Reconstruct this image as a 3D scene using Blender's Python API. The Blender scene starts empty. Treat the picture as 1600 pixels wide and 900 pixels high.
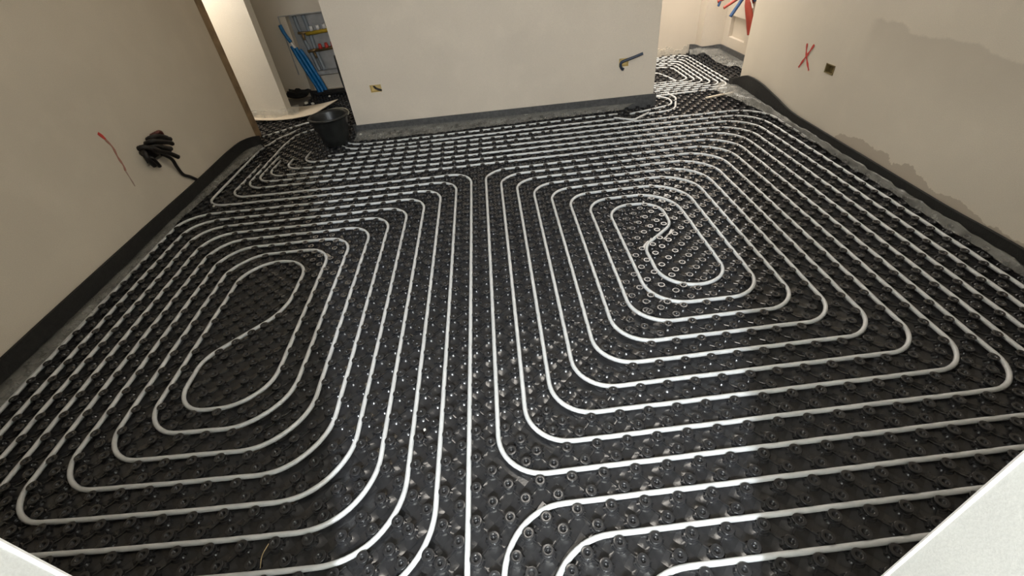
import bpy, bmesh, math, random
import numpy as np
from mathutils import Vector, Matrix
random.seed(7); rng = np.random.default_rng(7)
S = 0.1            # one lattice unit = pipe pitch = 10 cm
Z0 = 0.14          # mat sheet lies 1.4 cm below the pipe centres

# ------------------------------------------------------------------ camera
YAW, PIT, ROL, F = -0.00804, 0.67756, -0.11861, 702.03
CX, CY, CH = 2.12963, -4.41646, 13.5009
def W(x, y, z=0.0): return Vector((x * S, y * S, (z + Z0) * S))
def cam_axes():
    f = Vector((math.sin(YAW) * math.cos(PIT), math.cos(YAW) * math.cos(PIT), -math.sin(PIT)))
    r = Vector((math.cos(YAW), -math.sin(YAW), 0)); u = r.cross(f)
    return math.cos(ROL) * r + math.sin(ROL) * u, -math.sin(ROL) * r + math.cos(ROL) * u, f
R_, U_, F_ = cam_axes()
cd = bpy.data.cameras.new('camera'); cam = bpy.data.objects.new('camera', cd)
bpy.context.scene.collection.objects.link(cam)
cd.sensor_fit = 'HORIZONTAL'; cd.sensor_width = 36; cd.lens = F / 1600 * 36; cd.clip_start = 0.02; cd.clip_end = 60
cam.matrix_world = Matrix(((R_.x, U_.x, -F_.x, CX * S), (R_.y, U_.y, -F_.y, CY * S), (R_.z, U_.z, -F_.z, (CH + Z0) * S), (0, 0, 0, 1)))
sc = bpy.context.scene; sc.camera = cam
# ------------------------------------------------------------------ light
w = bpy.data.worlds.new('world'); sc.world = w; w.use_nodes = True
w.node_tree.nodes['Background'].inputs[0].default_value = (0.02, 0.02, 0.022, 1)
w.node_tree.nodes['Background'].inputs[1].default_value = 1.0
sc.view_settings.view_transform = 'Standard'; sc.view_settings.look = 'None'
sc.view_settings.exposure = 1.0; sc.view_settings.gamma = 1.0; sc.view_settings.use_curve_mapping = False
def lamp(name, kind, loc, power, color, size=0.1, target=None):
    d = bpy.data.lights.new(name, kind); d.energy = power; d.color = color
    if kind == 'AREA': d.shape = 'RECTANGLE'; d.size = size; d.size_y = size * 1.2
    else: d.shadow_soft_size = size
    o = bpy.data.objects.new(name, d); sc.collection.objects.link(o); o.location = W(*loc)
    if target: o.rotation_euler = (W(*target) - W(*loc)).to_track_quat('-Z', 'Y').to_euler()
    return o
lamp('hallway_lamp', 'POINT', (1.2, -16, 19.5), 150, (0.88, 0.94, 1.0), 0.05)       # lamp in the hallway behind the doorway
lamp('bathroom_lamp', 'POINT', (19.0, 46.5, 21), 3, (1.0, 0.93, 0.84), 0.12)        # lamp of the far right room
lamp('bathroom_reflection_fill', 'AREA', (21.8, 51.3, 16.5), 20, (1.0, 0.95, 0.88), 1.3, (21.8, 40, 13))   # added unseen area light, mirrored by the stud tops
lamp('bathroom_overhead_fill', 'AREA', (20.5, 44.5, 25.3), 26, (1.0, 0.95, 0.88), 1.25, (20.5, 44.51, 0))  # unseen overhead fill, added to carry the stud reflections nearer the camera
lamp('manifold_hall_lamp', 'POINT', (-24.5, 40.9, 17), 16, (1.0, 0.93, 0.84), 0.12)  # lamp of the far left hall
lamp('room_fill', 'POINT', (2, 13, 23.5), 12, (1.0, 0.93, 0.84), 0.25)               # added overhead fill for the main room, no lamp seen there

# ------------------------------------------------------------------ materials
class NT:
    def __init__(s, name):
        m = bpy.data.materials.new(name); m.use_nodes = True; s.m = m; s.t = m.node_tree
        s.b = s.t.nodes['Principled BSDF']; s.out = s.t.nodes['Material Output']
    def n(s, typ, ins=None, **kw):
        x = s.t.nodes.new(typ)
        for k, v in kw.items(): setattr(x, k, v)
        for k, v in (ins or {}).items():
            if isinstance(v, bpy.types.NodeSocket): s.t.links.new(v, x.inputs[k])
            else: x.inputs[k].default_value = v
        return x
    def link(s, a, b): s.t.links.new(a, b)
    def noise(s, scale, detail=4, rough=0.55, vec=None):
        x = s.n('ShaderNodeTexNoise', {'Scale': scale, 'Detail': detail, 'Roughness': rough})
        s.link(vec or s.pos(), x.inputs['Vector']); return x.outputs['Fac']
    def pos(s):
        if not hasattr(s, '_p'): s._p = s.n('ShaderNodeTexCoord').outputs['Object']
        return s._p
    def ramp(s, fac, stops):
        x = s.n('ShaderNodeValToRGB'); s.link(fac, x.inputs[0]); e = x.color_ramp.elements
        while len(e) < len(stops): e.new(0.5)
        for q, (p, c) in zip(e, stops): q.position = p; q.color = (*c, 1) if len(c) == 3 else c
        return x.outputs[0]
    def math(s, op, a, b=0.0, c=None):
        x = s.n('ShaderNodeMath', operation=op)
        for i, v in enumerate((a, b) if c is None else (a, b, c)):
            if isinstance(v, (int, float)): x.inputs[i].default_value = v
            else: s.link(v, x.inputs[i])
        return x.outputs[0]
    def mix(s, fac, a, b):
        x = s.n('ShaderNodeMix', data_type='RGBA')
        for i, v in ((0, fac), (6, a), (7, b)):
            if isinstance(v, (int, float)): x.inputs[i].default_value = v
            elif isinstance(v, tuple): x.inputs[i].default_value = (*v, 1)
            else: s.link(v, x.inputs[i])
        return x.outputs[2]
    def bump(s, h, strength, dist=0.01):
        x = s.n('ShaderNodeBump', {'Strength': strength, 'Distance': dist}); s.link(h, x.inputs['Height'])
        s.link(x.outputs[0], s.b.inputs['Normal'])
def simple(name, col, rough=0.5, metal=0.0, var=0.12, scale=20, bump=0.0, spec=0.5):
    n = NT(name); f = n.noise(scale)
    a = tuple(max(0, c * (1 - var)) for c in col); b = tuple(min(1, c * (1 + var)) for c in col)
    n.link(n.ramp(f, [(0.3, a), (0.7, b)]), n.b.inputs['Base Color'])
    n.b.inputs['Roughness'].default_value = rough; n.b.inputs['Metallic'].default_value = metal
    n.b.inputs['Specular IOR Level'].default_value = spec
    if bump: n.bump(n.noise(scale * 3), bump)
    return n.m
def plaster(name, col, stain=None):
    n = NT(name)
    big = n.noise(0.9, 3); mid = n.noise(5, 5); fine = n.noise(260, 2, 0.7)
    c = n.ramp(big, [(0.3, tuple(v * 0.90 for v in col)), (0.7, tuple(min(1, v * 1.06) for v in col))])
    c = n.mix(n.math('MULTIPLY', n.ramp(mid, [(0.5, (0, 0, 0)), (0.75, (1, 1, 1))]), 0.35), c, tuple(min(1, v * 1.13) for v in col))
    c = n.mix(n.math('MULTIPLY', n.ramp(fine, [(0.35, (1, 1, 1)), (0.65, (0, 0, 0))]), 0.34), c, tuple(v * 0.72 for v in col))
    if stain:
        sp = n.n('ShaderNodeSeparateXYZ', {0: n.pos()})
        y, z = sp.outputs[1], sp.outputs[2]
        jag = n.noise(2.6, 6, 0.6)
        # trowel edge of the lower coat, following the strip
        jz = n.math('MULTIPLY', n.math('SUBTRACT', n.noise(3.4, 8, 0.62), 0.5), 0.26)
        low = n.math('LESS_THAN', n.math('ADD', z, jz), 0.125)
        lim = n.math('LESS_THAN', y, 2.32)
        mask = n.math('MULTIPLY', n.math('MULTIPLY', low, lim), 0.75)
        c = n.mix(mask, c, tuple(v * q for v, q in zip(col, (0.62, 0.58, 0.55))))
        # large darker damp-looking field with a ragged upper edge
        up = n.math('ADD', n.math('ADD', z, n.math('MULTIPLY', n.math('SUBTRACT', n.noise(3.2, 7, 0.6), 0.5), 0.16)), n.math('MULTIPLY', y, -0.035))
        m1 = n.ramp(up, [(0.672, (1, 1, 1)), (0.684, (0, 0, 0))])
        m2 = n.ramp(n.math('ADD', up, 0.0), [(0.40, (0, 0, 0)), (0.66, (1, 1, 1))])
        m3 = n.ramp(n.math('MULTIPLY', n.math('ADD', y, n.math('MULTIPLY', jag, 0.2)), 0.4), [(0.955, (1, 1, 1)), (0.985, (0, 0, 0))])
        mm = n.math('MULTIPLY', n.math('MULTIPLY', n.math('MULTIPLY', m1, m2), m3), 0.55)
        c = n.mix(mm, c, tuple(v * q for v, q in zip(col, (0.70, 0.69, 0.68))))
    n.link(c, n.b.inputs['Base Color']); n.b.inputs['Roughness'].default_value = 0.85
    n.bump(n.math('ADD', n.math('MULTIPLY', fine, 0.15), mid), 0.35, 0.004)
    return n.m
M = {}
M['wall'] = plaster('plaster_beige', (0.74, 0.66, 0.54))
M['wall_r'] = plaster('plaster_beige_patched', (0.80, 0.725, 0.61), True)
M['wall_c'] = plaster('plaster_pale', (0.74, 0.655, 0.545))
M['wall_w'] = plaster('plaster_white', (0.80, 0.78, 0.72))
M['wall_b'] = plaster('plaster_cream', (0.62, 0.55, 0.46))
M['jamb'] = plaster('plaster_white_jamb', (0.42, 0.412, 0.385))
M['raw'] = simple('raw_brown_plaster', (0.30, 0.21, 0.12), 0.9, var=0.3, scale=12, bump=0.4)
M['screed'] = simple('grey_screed', (0.25, 0.24, 0.22), 0.9)
n = NT('black_glossy_plastic'); n.link(n.ramp(n.noise(30), [(0.3, (0.018, 0.018, 0.019)), (0.7, (0.034, 0.034, 0.036))]), n.b.inputs['Base Color'])
n.link(n.ramp(n.noise(60, 3), [(0.3, (0.11, 0.11, 0.11)), (0.7, (0.19, 0.19, 0.19))]), n.b.inputs['Roughness']); n.bump(n.noise(140, 2), 0.12, 0.002); M['mat'] = n.m
n = NT('white_plastic_pipe'); n.link(n.ramp(n.noise(25), [(0.3, (0.57, 0.585, 0.59)), (0.7, (0.70, 0.71, 0.71))]), n.b.inputs['Base Color'])
n.b.inputs['Roughness'].default_value = 0.35; n.b.inputs['Subsurface Weight'].default_value = 0.0; M['pipe'] = n.m
M['foam'] = simple('black_foam_strip', (0.014, 0.014, 0.013), 0.8, var=0.3, scale=40, bump=0.3)
M['foam_in'] = simple('grey_foam_strip', (0.075, 0.075, 0.075), 0.6, var=0.3, scale=40, bump=0.3)
n = NT('clear_plastic_film'); n.b.inputs['Base Color'].default_value = (0.46, 0.46, 0.43, 1); n.b.inputs['Roughness'].default_value = 0.16
n.bump(n.noise(14, 3, 0.5), 0.5, 0.02)
tr = n.n('ShaderNodeBsdfTransparent'); mx = n.n('ShaderNodeMixShader')
n.link(n.ramp(n.noise(16, 4), [(0.3, (0.2, 0.2, 0.2)), (0.75, (0.52, 0.52, 0.52))]), mx.inputs[0])
n.link(tr.outputs[0], mx.inputs[1]); n.link(n.b.outputs[0], mx.inputs[2]); n.link(mx.outputs[0], n.out.inputs[0]); M['film'] = n.m
M['black'] = simple('black_rubber', (0.018, 0.017, 0.017), 0.45)
M['cable'] = simple('black_corrugated_conduit', (0.010, 0.008, 0.007), 0.45)
M['bucket'] = simple('black_bucket_plastic', (0.016, 0.017, 0.016), 0.38, var=0.5, scale=15, bump=0.15)
M['mortar'] = simple('pale_mortar', (0.72, 0.70, 0.64), 0.9)
M['board'] = simple('cream_board', (0.74, 0.67, 0.55), 0.8, var=0.06)
M['red'] = simple('red_paint', (0.58, 0.06, 0.045), 0.7)
M['redfaint'] = simple('faded_red_paint', (0.42, 0.20, 0.15), 0.8)
M['redhose'] = simple('red_conduit', (0.36, 0.05, 0.03), 0.4)
M['bluehose'] = simple('blue_conduit', (0.03, 0.08, 0.20), 0.4)
M['bluesleeve'] = simple('bright_blue_conduit', (0.0, 0.16, 0.42), 0.4)
M['yellow'] = simple('yellow_brass', (0.62, 0.42, 0.04), 0.4, 0.2)
M['boxy'] = simple('yellow_box_plastic', (0.62, 0.46, 0.18), 0.6)
M['boxb'] = simple('brown_box_plastic', (0.20, 0.15, 0.06), 0.6)
M['steel'] = simple('dull_zinc_sheet', (0.42, 0.42, 0.41), 0.45, 0.4, var=0.2, scale=8)
M['brass'] = simple('aged_brass', (0.25, 0.17, 0.08), 0.4, 0.5)
M['white'] = simple('white_plastic', (0.8, 0.8, 0.78), 0.4)
M['bead'] = simple('white_corner_bead', (0.92, 0.91, 0.88), 0.45)

# ------------------------------------------------------------------ helpers
COL = sc.collection
def mesh_obj(name, verts, faces, mat, parent=None, smooth=False):
    me = bpy.data.meshes.new(name); me.from_pydata([tuple(v) for v in verts], [], faces); me.materials.append(mat)
    if smooth:
        me.polygons.foreach_set('use_smooth', [True] * len(me.polygons))
    me.update(); o = bpy.data.objects.new(name, me); COL.objects.link(o)
    if parent: o.parent = parent
    return o
def tag(o, label=None, cat=None, group=None, kind=None):
    if label: o['label'] = label
    if cat: o['category'] = cat
    if group: o['group'] = group
    if kind: o['kind'] = kind
    return o
def thing(name, label, cat, group=None):
    o = bpy.data.objects.new(name, None); COL.objects.link(o); o.empty_display_size = 0.05
    return tag(o, label, cat, group)
class MB:
    def __init__(s): s.v = []; s.f = []
    def box(s, x0, x1, y0, y1, z0, z1):
        b = len(s.v)
        s.v += [W(x, y, z) for z in (z0, z1) for x, y in ((x0, y0), (x1, y0), (x1, y1), (x0, y1))]
        s.f += [tuple(b + i for i in q) for q in ((3, 2, 1, 0), (4, 5, 6, 7), (0, 1, 5, 4), (1, 2, 6, 5), (2, 3, 7, 6), (3, 0, 4, 7))]
        return s
    def prism(s, poly, z0, z1):      # poly counter clockwise
        b = len(s.v); n = len(poly)
        s.v += [W(x, y, z0) for x, y in poly] + [W(x, y, z1) for x, y in poly]
        s.f += [tuple(b + i for i in range(n))[::-1], tuple(b + n + i for i in range(n))]
        s.f += [(b + i, b + (i + 1) % n, b + n + (i + 1) % n, b + n + i) for i in range(n)]
        return s
    def tube(s, pts, r, n=8, cap=True, ripple=0.0, ellipse=1.0):
        pts = [Vector(p) for p in pts]; b = len(s.v); up = Vector((0, 0, 1)); m = len(pts)
        rad = r if hasattr(r, '__len__') else [r] * m
        pa = None
        for i, p in enumerate(pts):
            t = (pts[min(i + 1, m - 1)] - pts[max(i - 1, 0)]).normalized()
            a = t.cross(up)
            if a.length < 0.15: a = pa if pa is not None else t.cross(Vector((0, 1, 0)))
            a = (a - t * a.dot(t)).normalized()
            if pa is not None and a.dot(pa) < 0: a = -a
            pa = a; c = a.cross(t); rr = rad[i] * (1 + (ripple if i % 2 else -ripple))
            for k in range(n):
                q = 2 * math.pi * k / n
                s.v.append(W(*(p + a * math.cos(q) * rr + c * math.sin(q) * rr * ellipse)))
        for i in range(m - 1):
            for k in range(n):
                k2 = (k + 1) % n; s.f.append((b + i * n + k, b + i * n + k2, b + (i + 1) * n + k2, b + (i + 1) * n + k))
        if cap: s.f += [tuple(b + k for k in range(n))[::-1], tuple(b + (m - 1) * n + k for k in range(n))]
        return s
    def lathe(s, c, prof, n=24, a0=0):   # prof: (r, z)
        b = len(s.v)
        for r, z in prof:
            for k in range(n):
                q = a0 + 2 * math.pi * k / n; s.v.append(W(c[0] + r * math.cos(q), c[1] + r * math.sin(q), c[2] + z))
        for i in range(len(prof) - 1):
            for k in range(n):
                k2 = (k + 1) % n; s.f.append((b + i * n + k, b + i * n + k2, b + (i + 1) * n + k2, b + (i + 1) * n + k))
        s.f.append(tuple(b + (len(prof) - 1) * n + k for k in range(n)))
        s.f.append(tuple(b + k for k in range(n))[::-1])
        return s
    def build(s, name, mat, parent=None, smooth=False): return mesh_obj(name, s.v, s.f, mat, parent, smooth)
def smooth_path(pts, step=0.25):     # Catmull-Rom through 3-D points
    P = [Vector(p) for p in pts]; P = [2 * P[0] - P[1]] + P + [2 * P[-1] - P[-2]]; out = []
    for i in range(1, len(P) - 2):
        k = max(2, int((P[i + 1] - P[i]).length / step))
        for j in range(k):
            t = j / k
            out.append(0.5 * ((2 * P[i]) + (P[i + 1] - P[i - 1]) * t + (2 * P[i - 1] - 5 * P[i] + 4 * P[i + 1] - P[i + 2]) * t * t + (-P[i - 1] + 3 * P[i] - 3 * P[i + 1] + P[i + 2]) * t ** 3))
    out.append(P[-2]); return out
def cut(o, boxes):
    for bx in boxes:
        c = MB().box(*bx).build('cutter', M['raw'])
        md = o.modifiers.new('b', 'BOOLEAN'); md.operation = 'DIFFERENCE'; md.object = c; md.solver = 'EXACT'
        dg = bpy.context.evaluated_depsgraph_get(); me = bpy.data.meshes.new_from_object(o.evaluated_get(dg))
        o.modifiers.clear(); o.data = me; bpy.data.objects.remove(c)

# lattice -> floor: the sheets were laid a little out of true
CXW = [0.002, 0.229, -0.044, -0.083, 0.187, -0.078, -0.146, -0.223, -0.228, 0.009]
CYW = [-0.09, 0.049, -0.05, 0.242, 0.103, 0.087, -0.257, -0.187, 0.149, 0.222]
def warp_arr(u, v):
    a = np.clip(u, -24, 26) / 20.; b = (np.clip(v, -4, 40) - 18) / 20.
    B = np.stack([np.ones_like(a), a, b, a * a, a * b, b * b, a ** 3, a * a * b, a * b * b, b ** 3])
    return u + np.tensordot(CXW, B, 1), v + np.tensordot(CYW, B, 1)
def wp(u, v):
    x, y = warp_arr(np.array([float(u)]), np.array([float(v)])); return float(x[0]), float(y[0])
def unwp(x, y):
    u, v = x, y
    for _ in range(6):
        a, b = wp(u, v); u += x - a; v += y - b
    return u, v

# ------------------------------------------------------------------ the room
H = 26
def structure(o): o['kind'] = 'structure'; return o
structure(MB().box(-31, 30, -31, 62, -1.2, -0.27).build('floor', M['screed']))
structure(MB().box(-31, 30, -31, 62, H, H + 1.5).build('ceiling', M['wall_w']))
wl = structure(MB().prism([(-22.2, -4.9), (-20.5, -4.9), (-20.5, 39.0), (-20.6, 39.3), (-22.2, 39.3)], -0.27, H).build('wall_left', M['wall']))
structure(MB().prism([(-22.1, 39.3), (-20.62, 39.3), (-20.58, 40.4), (-22.1, 40.5)], -0.27, H).build('trim_1', M['raw']))
wr = structure(MB().prism([(24.0, -4.9), (31, -4.9), (31, 36.75), (24.0, 36.75)], -0.27, H).build('wall_right', M['wall_r']))
wc = structure(MB().prism([(-10.35, 37.12), (16.05, 35.89), (16.1, 36.9), (-10.2, 38.15)], -0.27, H).build('wall_center', M['wall_c']))
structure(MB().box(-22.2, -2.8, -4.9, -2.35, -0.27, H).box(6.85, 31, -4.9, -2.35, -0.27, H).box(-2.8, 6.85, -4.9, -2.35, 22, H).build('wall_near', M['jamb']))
mb = MB()
mb.tube([(6.86, -2.36, -0.2), (6.86, -2.36, 21.9)], 0.03, 6); mb.tube([(-2.81, -2.36, -0.2), (-2.81, -2.36, 21.9)], 0.03, 6)
structure(mb.build('trim_2', M['bead']))
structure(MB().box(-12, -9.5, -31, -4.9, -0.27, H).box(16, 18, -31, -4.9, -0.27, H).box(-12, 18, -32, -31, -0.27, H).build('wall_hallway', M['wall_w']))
wb = structure(MB().box(-31, -4, 53.5, 55.5, -0.27, H).build('wall_back', M['wall']))
structure(MB().box(-5.5, -4, 38.0, 53.5, -0.27, H).build('wall_partition', M['wall']))
structure(MB().box(-31.5, -30, 37, 55, -0.27, H).build('wall_far_left', M['wall']))
structure(MB().box(-30, -22.2, 37.5, 39.0, -0.27, H).build('wall_hall_near', M['wall']))
structure(MB().prism([(-30, 45.3), (-19.25, 44.9), (-19.25, 46.2), (-30, 46.4)], 0.0, H).build('wall_pier', M['wall_w']))
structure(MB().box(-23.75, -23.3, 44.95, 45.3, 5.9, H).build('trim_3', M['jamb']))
# far right room
bb = structure(MB().box(8, 31, 52, 54, -0.27, H).build('wall_bathroom_back', M['wall_b']))
structure(MB().prism([(25.95, 50.5), (28.25, 50.25), (28.25, 52.0), (25.95, 52.0)], 0.1, H).build('wall_bathroom_pilaster', M['wall_b']))
br = structure(MB().box(28.2, 30, 36.75, 54, -0.27, H).build('wall_bathroom_right', M['wall_b']))
structure(MB().box(7, 8.5, 36.4, 54, -0.27, H).build('wall_bathroom_left', M['wall_w']))
cut(br, [(28.1, 28.6, 45.4, 49.0, 1.9, 3.9)])
# rough plaster along the foot of the back wall of the far right room
mb = MB(); hh = [0.55 + .35 * math.sin(i * .35) * math.sin(i * .13 + 1) + .3 * rng.random() for i in range(91)]
for i in range(90):
    x = 12 + i * 0.155; mb.box(x, x + 0.157, 51.93 - 0.03 * rng.random(), 52.02, -0.1, hh[i])
structure(mb.build('trim_4', simple('crumbly_base_plaster', (0.55, 0.50, 0.42), 0.95, bump=0.5)))
# openings in the walls
cut(wl, [(-20.9, -20.3, 24.7, 27.0, 3.55, 4.75)])
cut(wr, [(23.8, 24.7, 25.3, 26.15, 4.08, 4.58)])
def cy(x): return 37.12 - (x + 10.35) * 1.23 / 26.4      # front face of the centre wall
cut(wc, [(-8.22, -7.3, 36.8, 37.4, 3.42, 3.92), (12.95, 13.7, 35.5, 36.4, 3.4, 3.95)])
cut(wb, [(-19.3, -12.5, 53.3, 54.9, 0.05, 8.0)])

# ------------------------------------------------------------------ studded mat
def in_mat(x, y):
    main = (x > -20.35) & (x < 23.85) & (y > -2.2) & (y < 36.0 + (16 - x) * 0.045)
    door = (x > -2.65) & (x < 6.7) & (y > -9) & (y <= -2.2)
    hall = (x > -19.1) & (x < -10.5) & (y >= 36.9) & (y < 53.2)
    hall2 = (x > -29) & (x <= -19.1) & (y >= 40.6) & (y < 44.8)
    hall3 = (x > -20.4) & (x <= -19.1) & (y >= 36.9) & (y < 40.6)
    slip = (x > -10.4) & (x < 16.1) & (y > 38.4 - (x + 10) * 0.045) & (y < 40) & False
    bath = (x > 16.15) & (x < 28.0) & (y >= 35.9) & (y < 51.8) & ~((x > 23.85) & (y < 36.9))
    bath2 = (x > 11) & (x <= 16.15) & (y >= 37.4) & (y < 51.8)
    return main | door | hall | hall2 | hall3 | bath | bath2
matt = thing('studded_floor_mat', 'black glossy plastic floor mat covered in round studs, under all the white pipes', 'floor mat')
mb = MB()
mb.prism([(-20.45, -2.3), (-2.75, -2.3), (-2.75, -9), (6.8, -9), (6.8, -2.3), (23.95, -2.3), (23.95, 36.5), (28.1, 36.9), (28.1, 51.9), (11, 51.9), (11, 37.1), (16.2, 36.95), (16.1, 35.8), (-10.4, 37.05), (-10.4, 53.4), (-19.2, 53.4), (-19.2, 44.8), (-29, 44.8), (-29, 40.6), (-20.45, 40.6)], -0.27, -0.212)
mb.build('base_sheet', M['mat'], matt)
def stud_mesh(n, lod):
    v, f = [], []
    if lod == 0: prof = [(.235, -.14), (.225, -.115), (.20, -.105), (.19, -.055), (.152, -.045), (.148, .035), (.158, .055), (.178, .065), (.181, .098), (.174, .110), (.166, .112), (.104, .112), (.095, .111), (.08, .10), (.06, .045), (.03, .02)]
    elif lod == 1: prof = [(.235, -.14), (.19, -.1), (.152, -.045), (.148, .035), (.179, .066), (.18, .1), (.172, .111), (.163, .112), (.10, .112), (.085, .108), (.055, .045)]
    else: prof = [(.23, -.14), (.152, -.07), (.146, .03), (.179, .08), (.17, .11), (.16, .112), (.095, .112), (.045, .055)]
    for r, z in prof:
        for k in range(n):
            q = 2 * math.pi * (k + .5) / n; v.append((r * math.cos(q), r * math.sin(q), z))
    for i in range(len(prof) - 1):
        for k in range(n):
            k2 = (k + 1) % n; f.append((i * n + k, i * n + k2, (i + 1) * n + k2, (i + 1) * n + k))
    f.append(tuple((len(prof) - 1) * n + k for k in range(n)))
    nr = len(f)
    def rib(ang, r0, r1, wd, z1, z2):
        c, s = math.cos(ang), math.sin(ang); b = len(v)
        for r, z in ((r0, z1), (r1, z2)):
            for o, zz in ((-wd, -.14), (-wd * .6, z), (wd * .6, z), (wd, -.14)): v.append((r * c - o * s, r * s + o * c, zz))
        f.extend([(b, b + 4, b + 5, b + 1), (b + 1, b + 5, b + 6, b + 2), (b + 2, b + 6, b + 7, b + 3), (b + 4, b + 7, b + 6, b + 5)])
    for k in range(4): rib(math.pi / 4 + k * math.pi / 2, .15, .36, .035, -.055, -.10)      # diagonal ridges
    if lod < 2:
        rib(0, .14, .25, .03, -.03, -.05); rib(math.pi, .14, .25, .03, -.03, -.05)               # side nibs that clamp the pipe
    nd = len(f); m = 16 if lod < 2 else 8; b = len(v); r0 = .236     # dished sheet around the stud, up to its neighbours
    for ring in range(3):
        for k in range(m):
            q = 2 * math.pi * k / m; c, s = math.cos(q), math.sin(q); ro = .5 / (abs(c) + abs(s)); t = min(abs(c), abs(s)) / max(abs(c), abs(s))
            zo = -.20 + .095 * t * t; fr = (0, .55, 1)[ring]; r_ = (r0 - .05) * (1 - fr) + (ro + .004) * fr
            v.append((r_ * c, r_ * s, (-.125, zo * .75 - .125 * .25, zo)[ring]))
    for ring in range(2):
        for k in range(m):
            k2 = (k + 1) % m; f.append((b + ring * m + k, b + ring * m + m + k, b + ring * m + m + k2, b + ring * m + k2))
    smooth = [True] * nr + [False] * (nd - nr) + [True] * (len(f) - nd)
    return np.array(v), f, smooth
def project(x, y, z):
    d = np.stack([x - CX, y - CY, z - CH]); r, u, ff = (np.array(a) for a in (R_, U_, F_))
    dz = ff @ d; return 800 + F * (r @ d) / dz, 450 - F * (u @ d) / dz, dz
# ------------------------------------------------------------------ pipes
def fillet(pts, default=1.6):       # pts: (u, v[, radius]); '@' raw floor points already converted
    out = []; n = len(pts)
    for i, p in enumerate(pts):
        q = Vector(p[:2]); r = p[2] if len(p) > 2 else default
        if i in (0, n - 1) or r <= 0: out.append(q); continue
        a = Vector(pts[i - 1][:2]) - q; b = Vector(pts[i + 1][:2]) - q
        la, lb = a.length, b.length; a.normalize(); b.normalize()
        ang = a.angle(b); 
        if ang > 3.0: out.append(q); continue
        t = min(r / math.tan(ang / 2), la * .48 if i > 1 else la * .95, lb * .48 if i < n - 2 else lb * .95); rr = t * math.tan(ang / 2)
        c = q + (a + b).normalized() * (rr / math.sin(ang / 2)); p0 = q + a * t; p1 = q + b * t
        a0 = math.atan2(p0.y - c.y, p0.x - c.x); a1 = math.atan2(p1.y - c.y, p1.x - c.x); da = (a1 - a0 + math.pi) % (2 * math.pi) - math.pi
        m = max(4, int(abs(da) * rr / 0.2))
        out += [c + Vector((math.cos(a0 + da * j / m), math.sin(a0 + da * j / m))) * rr for j in range(m + 1)]
    dense = [out[0]]
    for q in out[1:]:
        d = (q - dense[-1]).length; m = max(1, int(d / 1.2))
        s = dense[-1].copy()
        for j in range(1, m + 1): dense.append(s.lerp(q, j / m))
    return dense
PIPE_PTS = []
def pipe(segs, label, r=0.086, lift=None, name='heating_pipe', group=None, raw=False, mat='pipe'):
    d = fillet(segs); P = []
    for q in d:
        x, y = (q.x, q.y) if raw else wp(q.x, q.y); z = 0.0 + 0.012 * math.sin(x * 1.7 + y * 2.3)
        if lift: z += lift(x, y)
        P.append((x, y, z))
    keep = [P[0]]
    for p in P[1:]:
        if (Vector(p) - Vector(keep[-1])).length > 0.03: keep.append(p)
    for a, b in zip(keep, keep[1:]):
        m = max(1, int((Vector(b) - Vector(a)).length / .04))
        PIPE_PTS.extend([(a[0] + (b[0] - a[0]) * t / m, a[1] + (b[1] - a[1]) * t / m) for t in range(m)])
    o = MB().tube(keep, r, 8).build(name, M[mat], None, True)
    return tag(o, label, 'pipe', group)
RW = lambda L: [(*unwp(x, y), *rest) for x, y, *rest in L]     # measured floor points
# left double spiral (one pipe, both ends arrive from the bottom left bend and from the hall side)
Lu = lambda k: -18.5 + k
RL = 1.9
seq = RW([(-16.7, 40.6, 1.5), (-18.2, 38.3, 1.5)]) + [(-18.6, 35.5, 2), (-18.75, 25.2, 1.4)]
seq += [(-1, 25, 1.5), (-1, 0, 2.3), (Lu(0), 0, 1.9), (Lu(0), 23, RL), (-3, 23, 1.5), (-3, 2, 2.2), (Lu(2), 2, 1.5), (Lu(2), 21, RL), (-5, 21, 1.5), (-5, 4, 2.2), (Lu(4), 4, 1.6), (Lu(4), 19, RL), (-7, 19, 1.5), (-7, 6, 2.2), (Lu(6), 6, 1.6), (Lu(6), 17, 2.4)]
seq += RW([(-9.05, 17.05, 1.7), (-9.05, 12.6, 2.6), (-11.75, 9.9, 1.7), (-11.75, 7.05, 1.5)])
seq += [(-8, 7, 2.6), (-8, 18, 1.5), (Lu(5), 18, 2.1), (Lu(5), 5, 1.6), (-6, 5, 2.2), (-6, 20, 1.5), (Lu(3), 20, RL), (Lu(3), 3, 1.5), (-4, 3, 2.2), (-4, 22, 1.5), (Lu(1), 22, RL), (Lu(1), 1, 1.7), (-2, 1, 2.3), (-2, 24, 1.5), (-19.5, 24, 1.9), (-19.5, -1, 1.6), (-1.2, -1, 2), (-1.2, -9)]
pipe([seq[0]] + seq[1:], 'white heating pipe wound as the left spiral, its S bend at the dark left hollow')
# straight run between both spirals
pipe([(0, -9), (0, 26, 1.6)] + RW([(-17.75, 26.35, 1.3), (-17.6, 32.3)]), 'white pipe running straight up the middle between both spirals, then left to a cut end')
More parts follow.
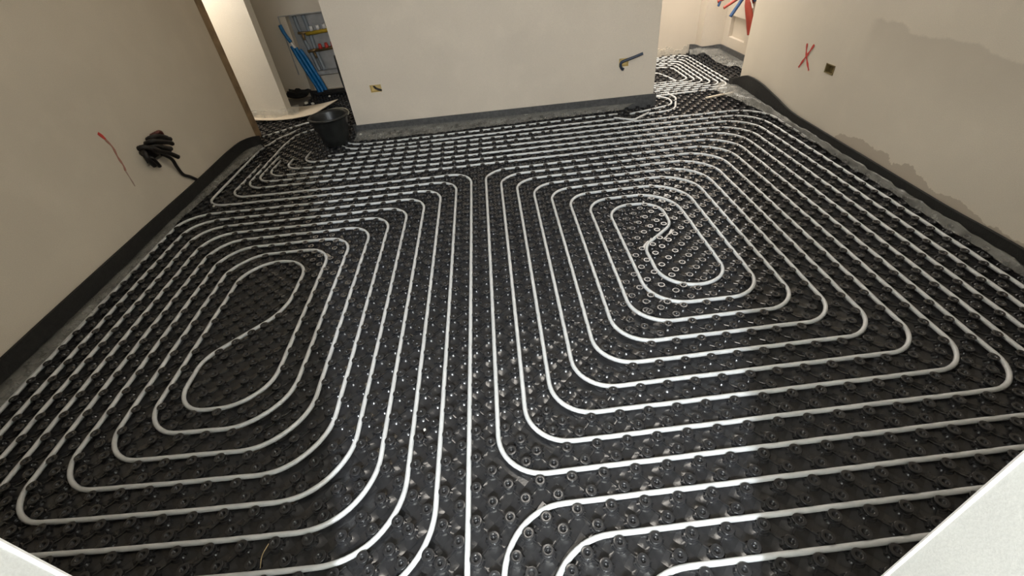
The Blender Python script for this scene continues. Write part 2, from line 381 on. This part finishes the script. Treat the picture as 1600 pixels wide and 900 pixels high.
# right double spiral
seq = RW([(-14.9, 40.15), (-16.6, 38.9, 1.5), (-17.0, 36.5, 1.5), (-17.15, 27.65, 1.4)])
seq += [(19, 27, 2.3), (19, 4, 1.4), (2, 4, 1.5), (2, 25, 1.5), (17, 25, 2.3), (17, 6, 1.4), (4, 6, 1.5), (4, 23, 1.5), (15, 23, 2.3), (15, 8, 1.4), (6, 8, 1.6), (6, 21, 1.4), (13, 21, 2.3), (13, 10, 1.5), (8, 10, 1.7), (8, 19, 1.3)]
seq += RW([(11.1, 18.85, 1.6), (11.0, 16.3, 1.2), (9.0, 14.5, 1.3), (8.95, 11.2, 1.9)])
seq += [(12, 11, 1.5), (12, 20, 2.3), (7, 20, 1.4), (7, 9, 1.6), (14, 9, 1.4), (14, 22, 2.3), (5, 22, 1.4), (5, 7, 1.5), (16, 7, 1.4), (16, 24, 2.3), (3, 24, 1.4), (3, 5, 1.5), (18, 5, 1.4), (18, 26, 2.3), (1, 26, 1.5), (1, 3, 1.5), (20, 3, 1.5), (20, 28, 2.3)]
seq += RW([(-16.7, 28.6, 1.3), (-16.5, 33.6)])
pipe(seq, 'white heating pipe wound as the right spiral with its S bend in the bright patch')
ends = [(29, -16.15, 32.6), (30, -15.1, 32.7), (31, -13.95, 33.9), (32, -12.0, None)]
words = ['bending from bottom edge to right, first bend right of the middle pipe', 'bending from bottom edge to right, second bend right of the middle pipe', 'bending from bottom edge to right, third bend right of the middle pipe', 'outermost along the right wall strip']
bl = [(1, -9, 1.9), (2, -9, 2.1), (3.6, -9, 2.2), (5.2, -9, 2)]
for k, (j, ex, ey) in enumerate(ends):
    jb = 2 - k; i0 = (1, 2.15, 3.9, 5.6)[k]
    s = [(i0, -9), (i0, jb, (1.9, 1.9, 2.0, 1.8)[k]), (21 + k, jb, 1.6), (21 + k, j, 2.4)]
    if ey: s += RW([(ex, j + .5, 1.25), (ex + .1, ey)])
    else: s += RW([(ex, 32.5)])
    pipe(s, ('white pipe ' if k != 0 else 'white pipe ') + words[k])
# pipes along the foot of the centre wall that slip into the far right room
pipe(RW([(-11.4, 34.6), (-10.6, 33.6, 1.4), (-9.0, 33.25, 2), (12.0, 33.3, .5), (13.4, 32.3, .4), (15.1, 33.6, .8), (17.4, 33.9, 1.3), (18.5, 36.9, .9), (18.3, 38.4)]), 'white pipe along the centre wall with a kinked V near its right end', lift=lambda x, y: 0.12 if 12 < x < 15 else 0)
pipe(RW([(-11.2, 35.4), (-10.6, 34.7, 1.2), (-9.2, 34.25, 2), (12.6, 34.45)]), 'white pipe closest to the foot of the centre wall, behind the bucket at left')
pipe(RW([(13.6, 34.1), (15.9, 34.7, 1.5), (17.8, 35.3, 1.2), (17.8, 37.6, 1.2), (12.5, 38.6)]), 'short white pipe looping round the right corner of the centre wall')
pipe(RW([(-20.1, 39.5), (-18.6, 40.6, 2), (-16.9, 42.1, 2), (-15.9, 42.3)]), 'white pipe just below the cream board, emerging from the left wall corner')
pipe(RW([(-14.7, 38.4), (-13.9, 39.1)]), 'short white pipe stub left of the black bucket')
# spiral of the far right room
sp = []
K = 7
for k in range(K):
    x1 = 24.65 - .52 * k; y0 = 38.0 + .62 * k; y1 = 51.25 - .68 * k; x0 = 12 + .3 * k
    sp += [(x0, y0, .3), (x1, y0, .95), (x1, y1, 1.3), (x0, y1, .3)] if k == 0 else [(x0 - .3, y0, .3), (x1, y0, .95), (x1, y1, 1.2), (x0, y1, .3)]
sp += [(x0, 45.3, .3), (19.2, 45.5, .4), (19.65, 44.9, .3), (20.3, 41.9)]
pipe(sp, 'white heating pipe spiral in the far right room behind the centre wall', raw=True)
tag(MB().tube(smooth_path([(20.7, 35.6, .1), (22.1, 35.85, .13), (23.3, 36.15, .1)]), .1, 8).build('pipe_offcut', simple('cream_plastic', (.72, .62, .48), .5), None, True), 'short cream pipe piece lying on the studs beside the right wall corner', 'pipe')

ii, jj = np.meshgrid(np.arange(-64, 60), np.arange(-24, 108), indexing='ij')
ok = ((ii + jj) % 2 != 0); uu = (ii[ok] * .5 + .25).astype(float); vv = (jj[ok] * .5 + .25).astype(float)
sx, sy = warp_arr(uu, vv); k = in_mat(sx, sy); sx, sy = sx[k], sy[k]
px, py, dz = project(sx, sy, np.full_like(sx, .1))
vis = (px > -20) & (px < 1620) & (py > -10) & (py < 925) & (dz > 0)
sx, sy, px, py, dz = sx[vis], sy[vis], px[vis], py[vis], dz[vis]
# studs yield to the pipe where a bend runs over their place
PP = np.array(PIPE_PTS); cell = {}
for a, b in PP: cell.setdefault((int(a // 1), int(b // 1)), []).append((a, b))
for q in range(len(sx)):
    for it in range(2):
        cx0, cy0 = int(sx[q] // 1), int(sy[q] // 1)
        L = [p for a in (-1, 0, 1) for b in (-1, 0, 1) for p in cell.get((cx0 + a, cy0 + b), ())]
        if not L: break
        L = np.array(L); d = np.hypot(L[:, 0] - sx[q], L[:, 1] - sy[q]); m = d.argmin()
        if d[m] < 0.245:
            dx, dy = sx[q] - L[m, 0], sy[q] - L[m, 1]; n_ = max(d[m], 1e-3); k_ = (0.25 - d[m]) / n_
            sx[q] += dx * k_; sy[q] += dy * k_
order = np.argsort(dz)
near = [i for i in order if 12 < px[i] < 1588 and 8 < py[i] < 892][:300]; nearset = set(near)
v0, f0, s0 = stud_mesh(16, 0)
me0 = bpy.data.meshes.new('stud'); me0.from_pydata([tuple(a) for a in v0 * S], [], f0); me0.materials.append(M['mat']); me0.polygons.foreach_set('use_smooth', s0)
try: me0.set_sharp_from_angle(angle=math.radians(60))
except Exception: pass
for i in near:
    o = bpy.data.objects.new('stud', me0); COL.objects.link(o); o.parent = matt; o.location = W(sx[i], sy[i], 0)
rest = [i for i in order if i not in nearset]
V, Fc, Ls, Sm, base = [], [], [], [], 0
protos = [stud_mesh(12, 1), stud_mesh(8, 2)]
for i in rest:
    pv, pf, ps = protos[0] if dz[i] < 27 else protos[1]
    V.append(pv + np.array([sx[i], sy[i], Z0])); Fc.append(np.concatenate([np.array(q) for q in pf]) + base); Ls += [len(q) for q in pf]; Sm += ps; base += len(pv)
V = np.concatenate(V) * S; Fc = np.concatenate(Fc)
me = bpy.data.meshes.new('studs'); me.vertices.add(len(V)); me.vertices.foreach_set('co', V.ravel())
me.loops.add(len(Fc)); me.loops.foreach_set('vertex_index', Fc); me.polygons.add(len(Ls))
me.polygons.foreach_set('loop_start', np.concatenate([[0], np.cumsum(Ls)[:-1]]).astype(np.int32)); me.polygons.foreach_set('loop_total', Ls)
me.polygons.foreach_set('use_smooth', Sm); me.materials.append(M['mat']); me.update(calc_edges=True); me.validate()
try: me.set_sharp_from_angle(angle=math.radians(60))
except Exception: pass
o = bpy.data.objects.new('far_studs', me); COL.objects.link(o); o.parent = matt; o['kind'] = 'stuff'

# ------------------------------------------------------------------ edge insulation strips
def ribbon(path, hts, th, name, mat, label, cat, side=1, step=0.4, wob=0.0, z0=-.12):
    P = smooth_path([(x, y, h) for (x, y), h in zip(path, hts)], step); v = []; f = []; m = len(P)
    for i, p in enumerate(P):
        t = P[min(i + 1, m - 1)] - P[max(i - 1, 0)]; t.z = 0; t.normalize(); nrm = Vector((-t.y, t.x, 0)) * side
        o = nrm * wob * math.sin(i * .55) * .5
        q = p + o
        v += [W(q.x, q.y, z0), W(q.x, q.y, p.z), W(q.x + nrm.x * th, q.y + nrm.y * th, p.z), W(q.x + nrm.x * th, q.y + nrm.y * th, z0)]
    for i in range(m - 1):
        for k in range(4): f.append((i * 4 + k, i * 4 + (k + 1) % 4, i * 4 + 4 + (k + 1) % 4, i * 4 + 4 + k))
    f += [(3, 2, 1, 0), (m * 4 - 4, m * 4 - 3, m * 4 - 2, m * 4 - 1)]
    o = mesh_obj(name, v, f, mat, None, True)
    try: o.data.set_sharp_from_angle(angle=math.radians(40))
    except Exception: pass
    return tag(o, label, cat)
ribbon([(-20.42, -2), (-20.42, 8), (-20.4, 14), (-20.4, 22), (-20.35, 28), (-20.3, 31), (-20.2, 33.2), (-20.0, 35.3), (-19.4, 36.3), (-18.75, 36.35)],
       [1.0, .98, 1.02, 1.02, 1.02, 1.08, 1.15, 1.15, 1.1, 1.1], .14, 'edge_strip', M['foam'], 'wide black foam edge strip along the foot of the left wall', 'edge strip', -1)
ribbon([(23.9, -2), (23.9, 10), (23.9, 14), (23.9, 20), (23.88, 25), (23.85, 28), (23.85, 30.5), (23.8, 33), (23.85, 35.3), (23.7, 36.4), (23.5, 37.3), (23.9, 38.2)],
       [.8, .8, .72, .78, .85, .95, 1.35, 1.75, 1.7, 1.3, 1.05, .9], .14, 'edge_strip', M['foam'], 'black foam edge strip along the foot of the right wall, humped at its far end', 'edge strip', 1)
ribbon([(-10.5, 37.5), (-10.45, 37.0), (-8, 36.88), (3, 36.37), (14, 35.86), (16.05, 35.77), (16.2, 36.2), (16.2, 37.2)],
       [.8, .82, .83, .88, .95, .97, .97, .97], .1, 'edge_strip', M['foam_in'], 'grey foam edge strip along the foot of the centre wall', 'edge strip', -1)
ribbon([(25.2, 51.6), (25.5, 51.1), (25.85, 50.9), (26.1, 50.35), (27.2, 50.2), (28.0, 50.0), (28.05, 48), (28.05, 44), (28.0, 40)],
       [1.0, 1.05, .95, .9, .95, 1.0, 1.0, 1.0, 1.0], .12, 'edge_strip', M['foam_in'], 'grey foam edge strip round the corner of the far right room', 'edge strip', -1)
ribbon([(-19.2, 52.6), (-18.4, 53.2), (-16, 53.3), (-11, 53.35)], [.6, .35, .3, .3], .14, 'edge_strip', M['foam'], 'low black foam strip under the manifold cabinet', 'edge strip', -1)

# ------------------------------------------------------------------ plastic film skirts
def film(inner, outer, zi, zo, name, label, rows=9, rough=.10, step=.35, seed=1, hump=0.1):
    r = np.random.default_rng(seed)
    A = smooth_path([(*p, z) for p, z in zip(inner, zi)], step); B = smooth_path([(*p, z) for p, z in zip(outer, zo)], step)
    m = max(len(A), len(B)); v = []; f = []
    def at(L, t): q = t * (len(L) - 1); i = min(int(q), len(L) - 2); return L[i].lerp(L[i + 1], q - i)
    ph = r.random(8) * 6
    for i in range(m):
        a, b = at(A, i / (m - 1)), at(B, i / (m - 1))
        for j in range(rows):
            t = j / (rows - 1); p = a.lerp(b, t)
            nz = (math.sin(i * .9 + ph[0] + t * 5) + math.sin(i * .37 + ph[1] - t * 7) + math.sin(i * 1.9 + ph[2] + t * 3)) * rough * .33 + (r.random() - .5) * rough * .18
            e = math.sin(math.pi * min(1, t * 1.0)) * hump
            p = p + Vector(((r.random() - .5) * .05, (r.random() - .5) * .05, nz * (0.3 + t * .7) * (1 if 0 < j < rows - 1 else .4) + e))
            p.z = max(p.z, .0 if t < .9 else -.05)
            v.append(W(*p))
    for i in range(m - 1):
        for j in range(rows - 1): f.append((i * rows + j, i * rows + j + 1, (i + 1) * rows + j + 1, (i + 1) * rows + j))
    return tag(mesh_obj(name, v, f, M['film'], None, True), label, 'plastic film')
film([(-20.2, -2), (-20.2, 8), (-20.2, 15), (-20.2, 22), (-20.1, 28), (-20.0, 32), (-19.8, 35), (-19.0, 36.1)],
     [(-19.35, -2), (-19.35, 8), (-19.4, 14.5), (-19.5, 19), (-19.75, 23.4), (-19.5, 27.5), (-19.3, 31.5), (-18.7, 36.6)],
     [.22, .25, .22, .25, .3, .35, .4, .35], [.1, .12, .1, .12, .12, .12, .15, .1], 'plastic_film', 'clear crinkled film skirt below the left wall strip', hump=.12, seed=2)
film([(23.65, -2), (23.65, 10), (23.65, 18), (23.65, 24), (23.6, 29), (23.5, 33), (23.6, 36), (23.5, 38)],
     [(23.3, -2), (23.3, 10), (23.35, 18), (23.4, 23), (23.3, 28), (23.1, 31.5), (22.4, 34.2), (21.9, 37.5)],
     [.3, .3, .35, .4, .5, .7, .7, .5], [.12, .12, .12, .12, .15, .2, .3, .3], 'plastic_film', 'clear film skirt below the right wall strip, bunched up at the far corner', rough=.22, hump=.18, seed=3)
film([(-10.2, 36.75), (-4, 36.5), (3, 36.2), (10, 35.85), (14.5, 35.65)], [(-10.3, 34.9), (-4, 34.75), (3, 34.8), (9, 34.9), (13.2, 34.9)],
     [.4, .35, .35, .4, .4], [.12, .12, .12, .14, .14], 'plastic_film', 'shiny film skirt along the foot of the centre wall', rough=.16, rows=12, seed=4, hump=.04)
film([(24.9, 51.3), (25.6, 50.8), (26.2, 50.1), (27.85, 49.7), (27.9, 46.5), (27.9, 43), (27.6, 40.5)], [(24.9, 50.6), (25.4, 49.7), (25.5, 48.2), (25.6, 46.3), (26.2, 44.2), (26.9, 43.4), (26.8, 40.5)],
     [.5, .7, .8, .6, .5, .5, .5], [.2, .3, .75, .5, .25, .3, .3], 'plastic_film', 'crumpled film sheet draped over the strip in the far right room', rough=.22, rows=10, seed=5, hump=.15)
film([(-24.5, 45.1), (-22, 45.0), (-19.6, 44.8), (-18.3, 46.2)], [(-24.4, 43.6), (-22, 44.2), (-19.8, 44.3), (-18.0, 44.6)],
     [1.1, 1.0, .9, .8], [.5, .2, .3, .3], 'plastic_film', 'crumpled film at the foot of the white pier beside the cream board', rough=.4, rows=8, seed=6, hump=.25)

# ------------------------------------------------------------------ wall boxes and conduits
def corr(pts, r, ripple=.06, step=.07): return MB().tube(smooth_path(pts, step), r, 8, ripple=ripple)
# left wall opening with black conduits
t = thing('conduit_bundle', 'bunch of black corrugated conduits bursting from a hole in the left wall', 'conduit bundle')
bx = -20.5
MB().box(-20.88, -20.82, 24.72, 26.98, 3.57, 4.73).build('box_back', M['black'], t)
cs = [[(bx - .3, 24.75, 4.6), (bx + .35, 24.75, 4.75), (bx + .5, 25.2, 4.35), (bx + .3, 25.9, 3.95), (bx + .35, 26.8, 3.75)],
      [(bx - .3, 25.2, 4.5), (bx + .5, 25.1, 4.55), (bx + .6, 25.6, 4.1), (bx + .45, 26.5, 3.6), (bx + .5, 27.0, 3.15)],
      [(bx - .3, 25.5, 4.6), (bx + .45, 25.6, 4.8), (bx + .5, 26.3, 4.5), (bx + .4, 27.1, 4.15), (bx + .35, 27.4, 3.95)],
      [(bx - .3, 25.9, 4.7), (bx + .35, 25.9, 4.95), (bx + .45, 26.6, 4.75), (bx + .3, 27.3, 4.4)],
      [(bx - .3, 26.2, 4.4), (bx + .3, 26.3, 4.7), (bx + .4, 26.9, 4.5), (bx + .3, 27.5, 4.25)],
      [(bx - .3, 25.6, 4.3), (bx + .4, 25.6, 4.5), (bx + .55, 26.2, 4.1), (bx + .4, 26.9, 3.8)],
      [(bx - .3, 24.8, 4.2), (bx + .3, 24.6, 4.5), (bx + .4, 24.45, 4.1), (bx + .3, 24.8, 3.5)],
      [(bx - .3, 25.0, 4.0), (bx + .3, 24.9, 4.0), (bx + .3, 25.1, 3.6), (bx + .2, 25.3, 3.25)],
      [(bx - .3, 26.3, 4.8), (bx + .3, 26.5, 5.0), (bx + .35, 26.9, 4.95), (bx + .25, 27.1, 4.7)]]
for i, c in enumerate(cs): corr(c, .15 if i < 7 else .12).build('conduit', M['cable'] if i != 8 else simple('dark_red_conduit', (.09, .02, .015), .4), t, True)
corr([(bx + .5, 25.7, 3.9), (bx + .5, 26.3, 3.3), (bx + .25, 26.7, 2.6), (bx + .15, 27.0, 1.9), (bx + .12, 27.6, 1.45), (bx + .1, 28.2, .9)], .11).build('conduit', M['cable'], t, True)
# centre wall left box
t = thing('socket_box', 'small cream back box with a dark cable end, at the left of the centre wall', 'back box')
y0 = cy(-7.76)
MB().box(-8.2, -7.32, y0 + .2, y0 + .26, 3.44, 3.9).build('box_back', M['boxy'], t)
MB().box(-8.24, -8.16, y0 - .03, y0 + .24, 3.40, 3.94).box(-7.36, -7.28, y0 - .03, y0 + .24, 3.40, 3.94).box(-8.24, -7.28, y0 - .03, y0 + .24, 3.38, 3.44).box(-8.24, -7.28, y0 - .03, y0 + .24, 3.9, 3.96).build('box_rim', M['boxy'], t)
corr([(-7.95, y0 + .2, 3.85), (-7.75, y0 - .1, 3.72), (-7.45, y0 - .08, 3.55), (-7.34, y0, 3.5)], .09).build('cable', M['cable'], t, True)
# centre wall right box with a conduit
t = thing('socket_box', 'yellow back box with a dark blue conduit, right end of the centre wall', 'back box')
y0 = cy(13.3)
MB().box(12.97, 13.68, y0 + .15, y0 + .2, 3.42, 3.93).build('box_back', M['boxy'], t)
MB().box(12.93, 13.0, y0 - .03, y0 + .2, 3.38, 3.97).box(13.65, 13.72, y0 - .03, y0 + .2, 3.38, 3.97).box(12.93, 13.72, y0 - .03, y0 + .2, 3.36, 3.42).box(12.93, 13.72, y0 - .03, y0 + .2, 3.93, 3.99).build('box_rim', M['boxy'], t)
corr([(13.35, y0 + .15, 3.2), (13.22, y0 - .12, 3.18), (13.02, y0 - .22, 3.45), (13.05, y0 - .28, 3.75), (13.4, y0 - .35, 3.9), (14.0, y0 - .45, 4.08), (14.72, y0 - .55, 4.32)], .115).build('conduit', simple('slate_blue_conduit', (.03, .045, .075), .45), t, True)
# right wall box
t = thing('socket_box', 'small square brown back box in the right wall beside the red cross', 'back box')
MB().box(24.28, 24.34, 25.32, 26.13, 4.1, 4.56).build('box_back', M['boxb'], t)
MB().box(23.97, 24.3, 25.28, 25.36, 4.06, 4.6).box(23.97, 24.3, 26.09, 26.17, 4.06, 4.6).box(23.97, 24.3, 25.28, 26.17, 4.05, 4.11).box(23.97, 24.3, 25.28, 26.17, 4.55, 4.61).build('box_rim', M['boxb'], t)
# red marks
def mark(pts, wd, x, mat, name='stroke', parent=None):
    P = smooth_path([(x, y, z) for y, z in pts], .1); v = []; f = []; s = 1 if x < 0 else -1
    for i, p in enumerate(P):
        t_ = (P[min(i + 1, len(P) - 1)] - P[max(i - 1, 0)]).normalized(); nn = Vector((0, -t_.z, t_.y)) * wd * (1 + .3 * math.sin(i * 1.1)) * .5
        v += [W(x, p.y + nn.y, p.z + nn.z), W(x, p.y - nn.y, p.z - nn.z), W(x + s * .012, p.y - nn.y, p.z - nn.z), W(x + s * .012, p.y + nn.y, p.z + nn.z)]
    for i in range(len(P) - 1):
        for k in range(4): f.append((i * 4 + k, i * 4 + (k + 1) % 4, i * 4 + 4 + (k + 1) % 4, i * 4 + 4 + k))
    return mesh_obj(name, v, f, mat, parent)
t = thing('paint_mark', 'red painted cross on the right wall', 'paint mark')
mark([(28.75, 5.28), (28.55, 4.7), (28.15, 4.2), (27.75, 3.78)], .14, 23.988, M['red'], parent=t)
mark([(27.95, 5.35), (28.3, 4.75), (28.6, 4.3), (28.95, 3.72)], .14, 23.976, M['red'], parent=t)
t = thing('paint_mark', 'faded red streak running down the left wall', 'paint mark')
mark([(22.6, 6.45), (22.75, 6.2), (22.85, 5.95)], .16, -20.49, M['red'], parent=t)
mark([(22.8, 6.0), (22.95, 5.5), (22.85, 4.9), (22.85, 4.4), (22.75, 4.1)], .12, -20.487, M['redfaint'], parent=t)
mark([(22.75, 4.15), (22.72, 3.5), (22.69, 3.1)], .07, -20.489, simple('very_faded_red', (.42, .30, .24), .85), parent=t)

# ------------------------------------------------------------------ manifold cabinet
t = thing('manifold_cabinet', 'grey sheet metal manifold cabinet set into the back wall of the left hall', 'cabinet')
MB().box(-20.05, -12.6, 54.5, 54.6, 2.2, 8.0).build('back_panel', M['steel'], t)
MB().box(-20.1, -19.98, 53.42, 54.6, 2.2, 8.05).box(-20.05, -12.6, 53.42, 54.6, 8.0, 8.1).box(-12.7, -12.6, 53.45, 54.6, 2.2, 8.0).build('frame', M['steel'], t)
MB().box(-19.2, -12.6, 53.5, 54.6, 1.9, 2.3).build('bottom_plate', M['steel'], t)
MB().tube([(-17.75, 53.7, 6.15), (-13, 53.7, 6.4)], .2, 10).build('supply_bar', M['yellow'], t, True)
MB().tube([(-17.3, 53.7, 4.45), (-13, 53.7, 4.65)], .17, 10).build('return_bar', M['brass'], t, True)
for i in range(6):
    x = -17.0 + i * .72; z = 6.2 + i * .04
    MB().tube([(x, 53.65, z + .2), (x, 53.6, z + .62)], .2, 10).build('valve_cap', M['white'], t, True)
    MB().tube([(x + .35, 53.65, z - 1.62), (x + .35, 53.6, z - 1.15)], [.24, .16], 10).build('valve_knob', M['red'], t, True)
MB().tube([(-18.6, 53.7, 6.3), (-17.6, 53.7, 6.25)], .14, 8).tube([(-18.1, 53.6, 6.2), (-18.1, 53.55, 5.6)], .16, 8).build('ball_valve', M['brass'], t, True)
MB().tube([(-18.2, 53.7, 4.4), (-17.2, 53.7, 4.5)], .15, 8).tube([(-17.5, 53.6, 4.3), (-17.4, 53.55, 3.7)], .13, 8).build('ball_valve', M['brass'], t, True)
for k, a in enumerate([(-18.6, 7.9, -18.0, 4.0), (-17.6, 7.9, -17.4, 4.4)]):
    corr([(a[0], 54.2, a[1]), (a[0] + .1, 54.2, 6.5), (a[2], 54.1, a[3]), (a[2] + .3, 54.0, 2.3)], .22, .03).build('grey_hose', simple('grey_hose_plastic', (.22, .25, .27), .4), t, True)
for k in range(3):
    d = .42 * k
    tag(corr([(-19.6 + d, 53.2 - .1 * k, 5.2 - .2 * k), (-19.25 + d, 53.0, 4.0), (-18.75 + d, 52.9, 2.4), (-18.3 + d, 52.9, .9), (-18.1 + d, 52.8, -.05)], .2, .04).build('blue_conduit', M['bluesleeve'], None, True),
        ['leftmost bright blue conduit below the manifold cabinet', 'middle bright blue conduit below the manifold cabinet', 'rightmost bright blue conduit below the manifold cabinet'][k], 'conduit', 'blue conduits at the manifold')
t = thing('blue_conduit', 'separate blue conduit end with a white ring, upper left of the manifold cabinet', 'conduit')
corr([(-20.05, 53.2, 7.3), (-19.85, 53.1, 6.5), (-19.5, 53.1, 5.6)], .2, .04).build('hose', M['bluesleeve'], t, True)
corr([(-19.5, 53.1, 5.55), (-19.3, 53.1, 5.1), (-19.1, 53.1, 4.9)], .14, .0).build('ring', M['white'], t, True)
tag(corr([(-10.75, 38.3, 6.3), (-10.85, 38.5, 4.8), (-10.75, 38.5, 3.5), (-10.3, 38.45, 2.3)], .09, 0).build('black_cable', M['black'], None, True), 'black cable hanging at the left edge of the centre wall', 'cable')

# ------------------------------------------------------------------ things on the floor of the left hall
v = []; f = []
nx, ny = 24, 5
for i in range(nx):
    for j in range(ny):
        a, b = i / (nx - 1), j / (ny - 1)
        # corners on the floor: near edge from (-22.9,43.9) to (-15.6,43.2), far edge from (-21.4,47.6) to (-14.9,46.6)
        near_ = Vector((-22.9, 43.9, 0)).lerp(Vector((-15.9, 43.3, 0)), a); far_ = Vector((-21.6, 47.6, 0)).lerp(Vector((-14.6, 47.6, 0)), a)
        p = near_.lerp(far_, b); z = .22 + .55 * (2 * a - 1) ** 2 * .6
        v.append(W(p.x, p.y, z)); 
m = len(v); v += [q - Vector((0, 0, .006)) for q in v]
for i in range(nx - 1):
    for j in range(ny - 1):
        q = (i * ny + j, (i + 1) * ny + j, (i + 1) * ny + j + 1, i * ny + j + 1); f.append(q); f.append(tuple(m + k for k in q[::-1]))
edge = [i * ny for i in range(nx)] + [(nx - 1) * ny + j for j in range(1, ny)] + [i * ny + ny - 1 for i in range(nx - 2, -1, -1)] + [j for j in range(ny - 2, 0, -1)]
for a, b in zip(edge, edge[1:] + edge[:1]): f.append((a, m + a, m + b, b))
tag(mesh_obj('cream_board', v, f, M['board'], None, False), 'curved cream board offcut lying on the studs of the left hall', 'board')
t = thing('mortar_bucket', 'black mortar bucket standing at the left corner of the centre wall', 'bucket')
bc = (-11.85, 35.15, -.02)
MB().lathe(bc, [(1.0, .12), (1.05, .16), (1.2, .9), (1.5, 2.2), (1.56, 2.32), (1.66, 2.36), (1.7, 2.45), (1.64, 2.52), (1.5, 2.5), (1.44, 2.3), (1.2, 1.2), (1.02, .35), (.5, .3)], 32).build('body', M['bucket'], t, True)
MB().tube([(bc[0] + 1.72 * math.cos(a), bc[1] + 1.72 * math.sin(a) * .98, 2.4 + .12 * math.sin(a * 1.5)) for a in np.linspace(-.1, math.pi * 1.05, 30)], .045, 6).build('handle', simple('grey_wire', (.35, .34, .28), .4, .5), t, True)
MB().lathe((bc[0] - .2, bc[1] + .3, 1.3), [(.2, 0), (.32, .1), (.26, .25), (.1, .33)], 9).build('mortar_lump', M['mortar'], t)
# crumpled black foam pieces at the back of the hall
def crumple(c, size, h, label, seed, name='foam_offcut', mat='foam', cat='foam scrap'):
    r = np.random.default_rng(seed); bm = bmesh.new(); bmesh.ops.create_icosphere(bm, subdivisions=3, radius=1)
    ph = r.random(6) * 6
    for q in bm.verts:
        p = q.co; k = 1 + .22 * math.sin(4 * p.x + ph[0]) * math.sin(5 * p.y + ph[1]) + .15 * math.sin(7 * p.z + ph[2] + 3 * p.x)
        q.co = W(c[0] + p.x * size[0] * k, c[1] + p.y * size[1] * k, max(c[2], c[2] + (p.z * .5 + .5) * h * k))
    me = bpy.data.meshes.new(name); bm.to_mesh(me); bm.free(); me.materials.append(M[mat])
    o = bpy.data.objects.new(name, me); COL.objects.link(o); return tag(o, label, cat)
crumple((-20.2, 51.6, .1), (1.3, .7, 0), 1.0, 'crumpled black foam piece leaning at the foot of the back wall, beside the white pier', 2)
crumple((-15.2, 51.9, .1), (3.0, .6, 0), .4, 'long low roll of black foam below the manifold cabinet', 3)
chips = [(-18.6, 48.9, .2, .22, 'white plaster lump between film and black foam in the left hall'), (-16.3, 50.2, .3, .14, 'round white chip on the black foam below the manifold'),
         (-17.7, 48.3, .2, .2, 'grey rubble lump behind the cream board'), (-13.37, 36.75, .3, .16, 'white chip on the studs left of the bucket foot'),
         (-18.23, 25.14, .1, .09, 'tiny white crumb below the lowest left bend'), (-9.9, 36.0, .3, .12, 'white crumb at the foot of the centre wall beside the bucket'),
         (-2.0, 13.0, .2, .04, 'tiny white crumb among the studs in the middle'), (-1.55, 4.9, .15, .05, 'tiny white crumb beside the middle pipe in the foreground')]
for k, (x, y, z, r, lab) in enumerate(chips):
    bm = bmesh.new(); bmesh.ops.create_icosphere(bm, subdivisions=1, radius=r * S); rr = np.random.default_rng(k)
    for q in bm.verts: q.co = Vector((q.co.x * (.8 + .5 * rr.random()), q.co.y * (.8 + .5 * rr.random()), q.co.z * .7)) + W(x, y, z)
    me = bpy.data.meshes.new('plaster_chip'); bm.to_mesh(me); bm.free(); me.materials.append(M['mortar'])
    o = bpy.data.objects.new('plaster_chip', me); COL.objects.link(o); tag(o, lab, 'debris')
tag(MB().tube(smooth_path([(-5.9, 1.0, .1), (-5.85, 1.25, .3), (-5.7, 1.5, .42)], .08), .012, 5).build('straw', simple('dry_straw', (.5, .38, .2), .8), None, True), 'thin dry straw stuck between the studs at the bottom edge', 'debris')
# ------------------------------------------------------------------ conduits hanging in the far right room
rc = [('redhose', [(28.1, 45.2, 5.6), (27.6, 44.6, 6.3), (27.3, 44.3, 5.6), (27.6, 44.0, 4.2), (27.9, 43.8, 3.0)], .34, 'thick red conduit bending down to the wall of the far right room'),
      ('redhose', [(28.0, 45.6, 5.9), (27.0, 45.8, 6.3), (26.0, 46.2, 6.0), (25.2, 46.4, 5.7)], .15, 'upper thin red conduit end pointing left in the far right room'),
      ('redhose', [(28.0, 45.4, 5.9), (27.2, 45.4, 6.1), (26.3, 45.6, 5.6), (25.6, 45.7, 5.2)], .14, 'lower thin red conduit end pointing left in the far right room'),
      ('bluehose', [(28.0, 45.3, 6.3), (27.3, 45.0, 6.3), (26.6, 45.0, 5.3), (26.1, 45.0, 4.5)], .17, 'blue conduit end hanging lowest in the far right room'),
      ('bluehose', [(28.0, 44.8, 6.2), (27.7, 44.4, 6.4), (27.9, 44.0, 5.8)], .3, 'blue conduit behind the thick red one in the far right room'),
      ('bluehose', [(28.0, 45.7, 6.4), (26.8, 46.0, 6.4), (25.6, 46.3, 5.9), (25.3, 46.3, 5.3)], .12, 'thin blue conduit tip among the red ends in the far right room'),
      ('white', [(28.0, 45.2, 6.2), (27.2, 44.3, 6.4), (27.6, 43.9, 5.2)], .07, 'thin white cable over the thick red conduit')]
for mt, pts, r, lab in rc:
    tag(corr(pts, r, .04).build('hanging_conduit', M[mt], None, True), lab, 'conduit', 'conduits hanging in the far right room')
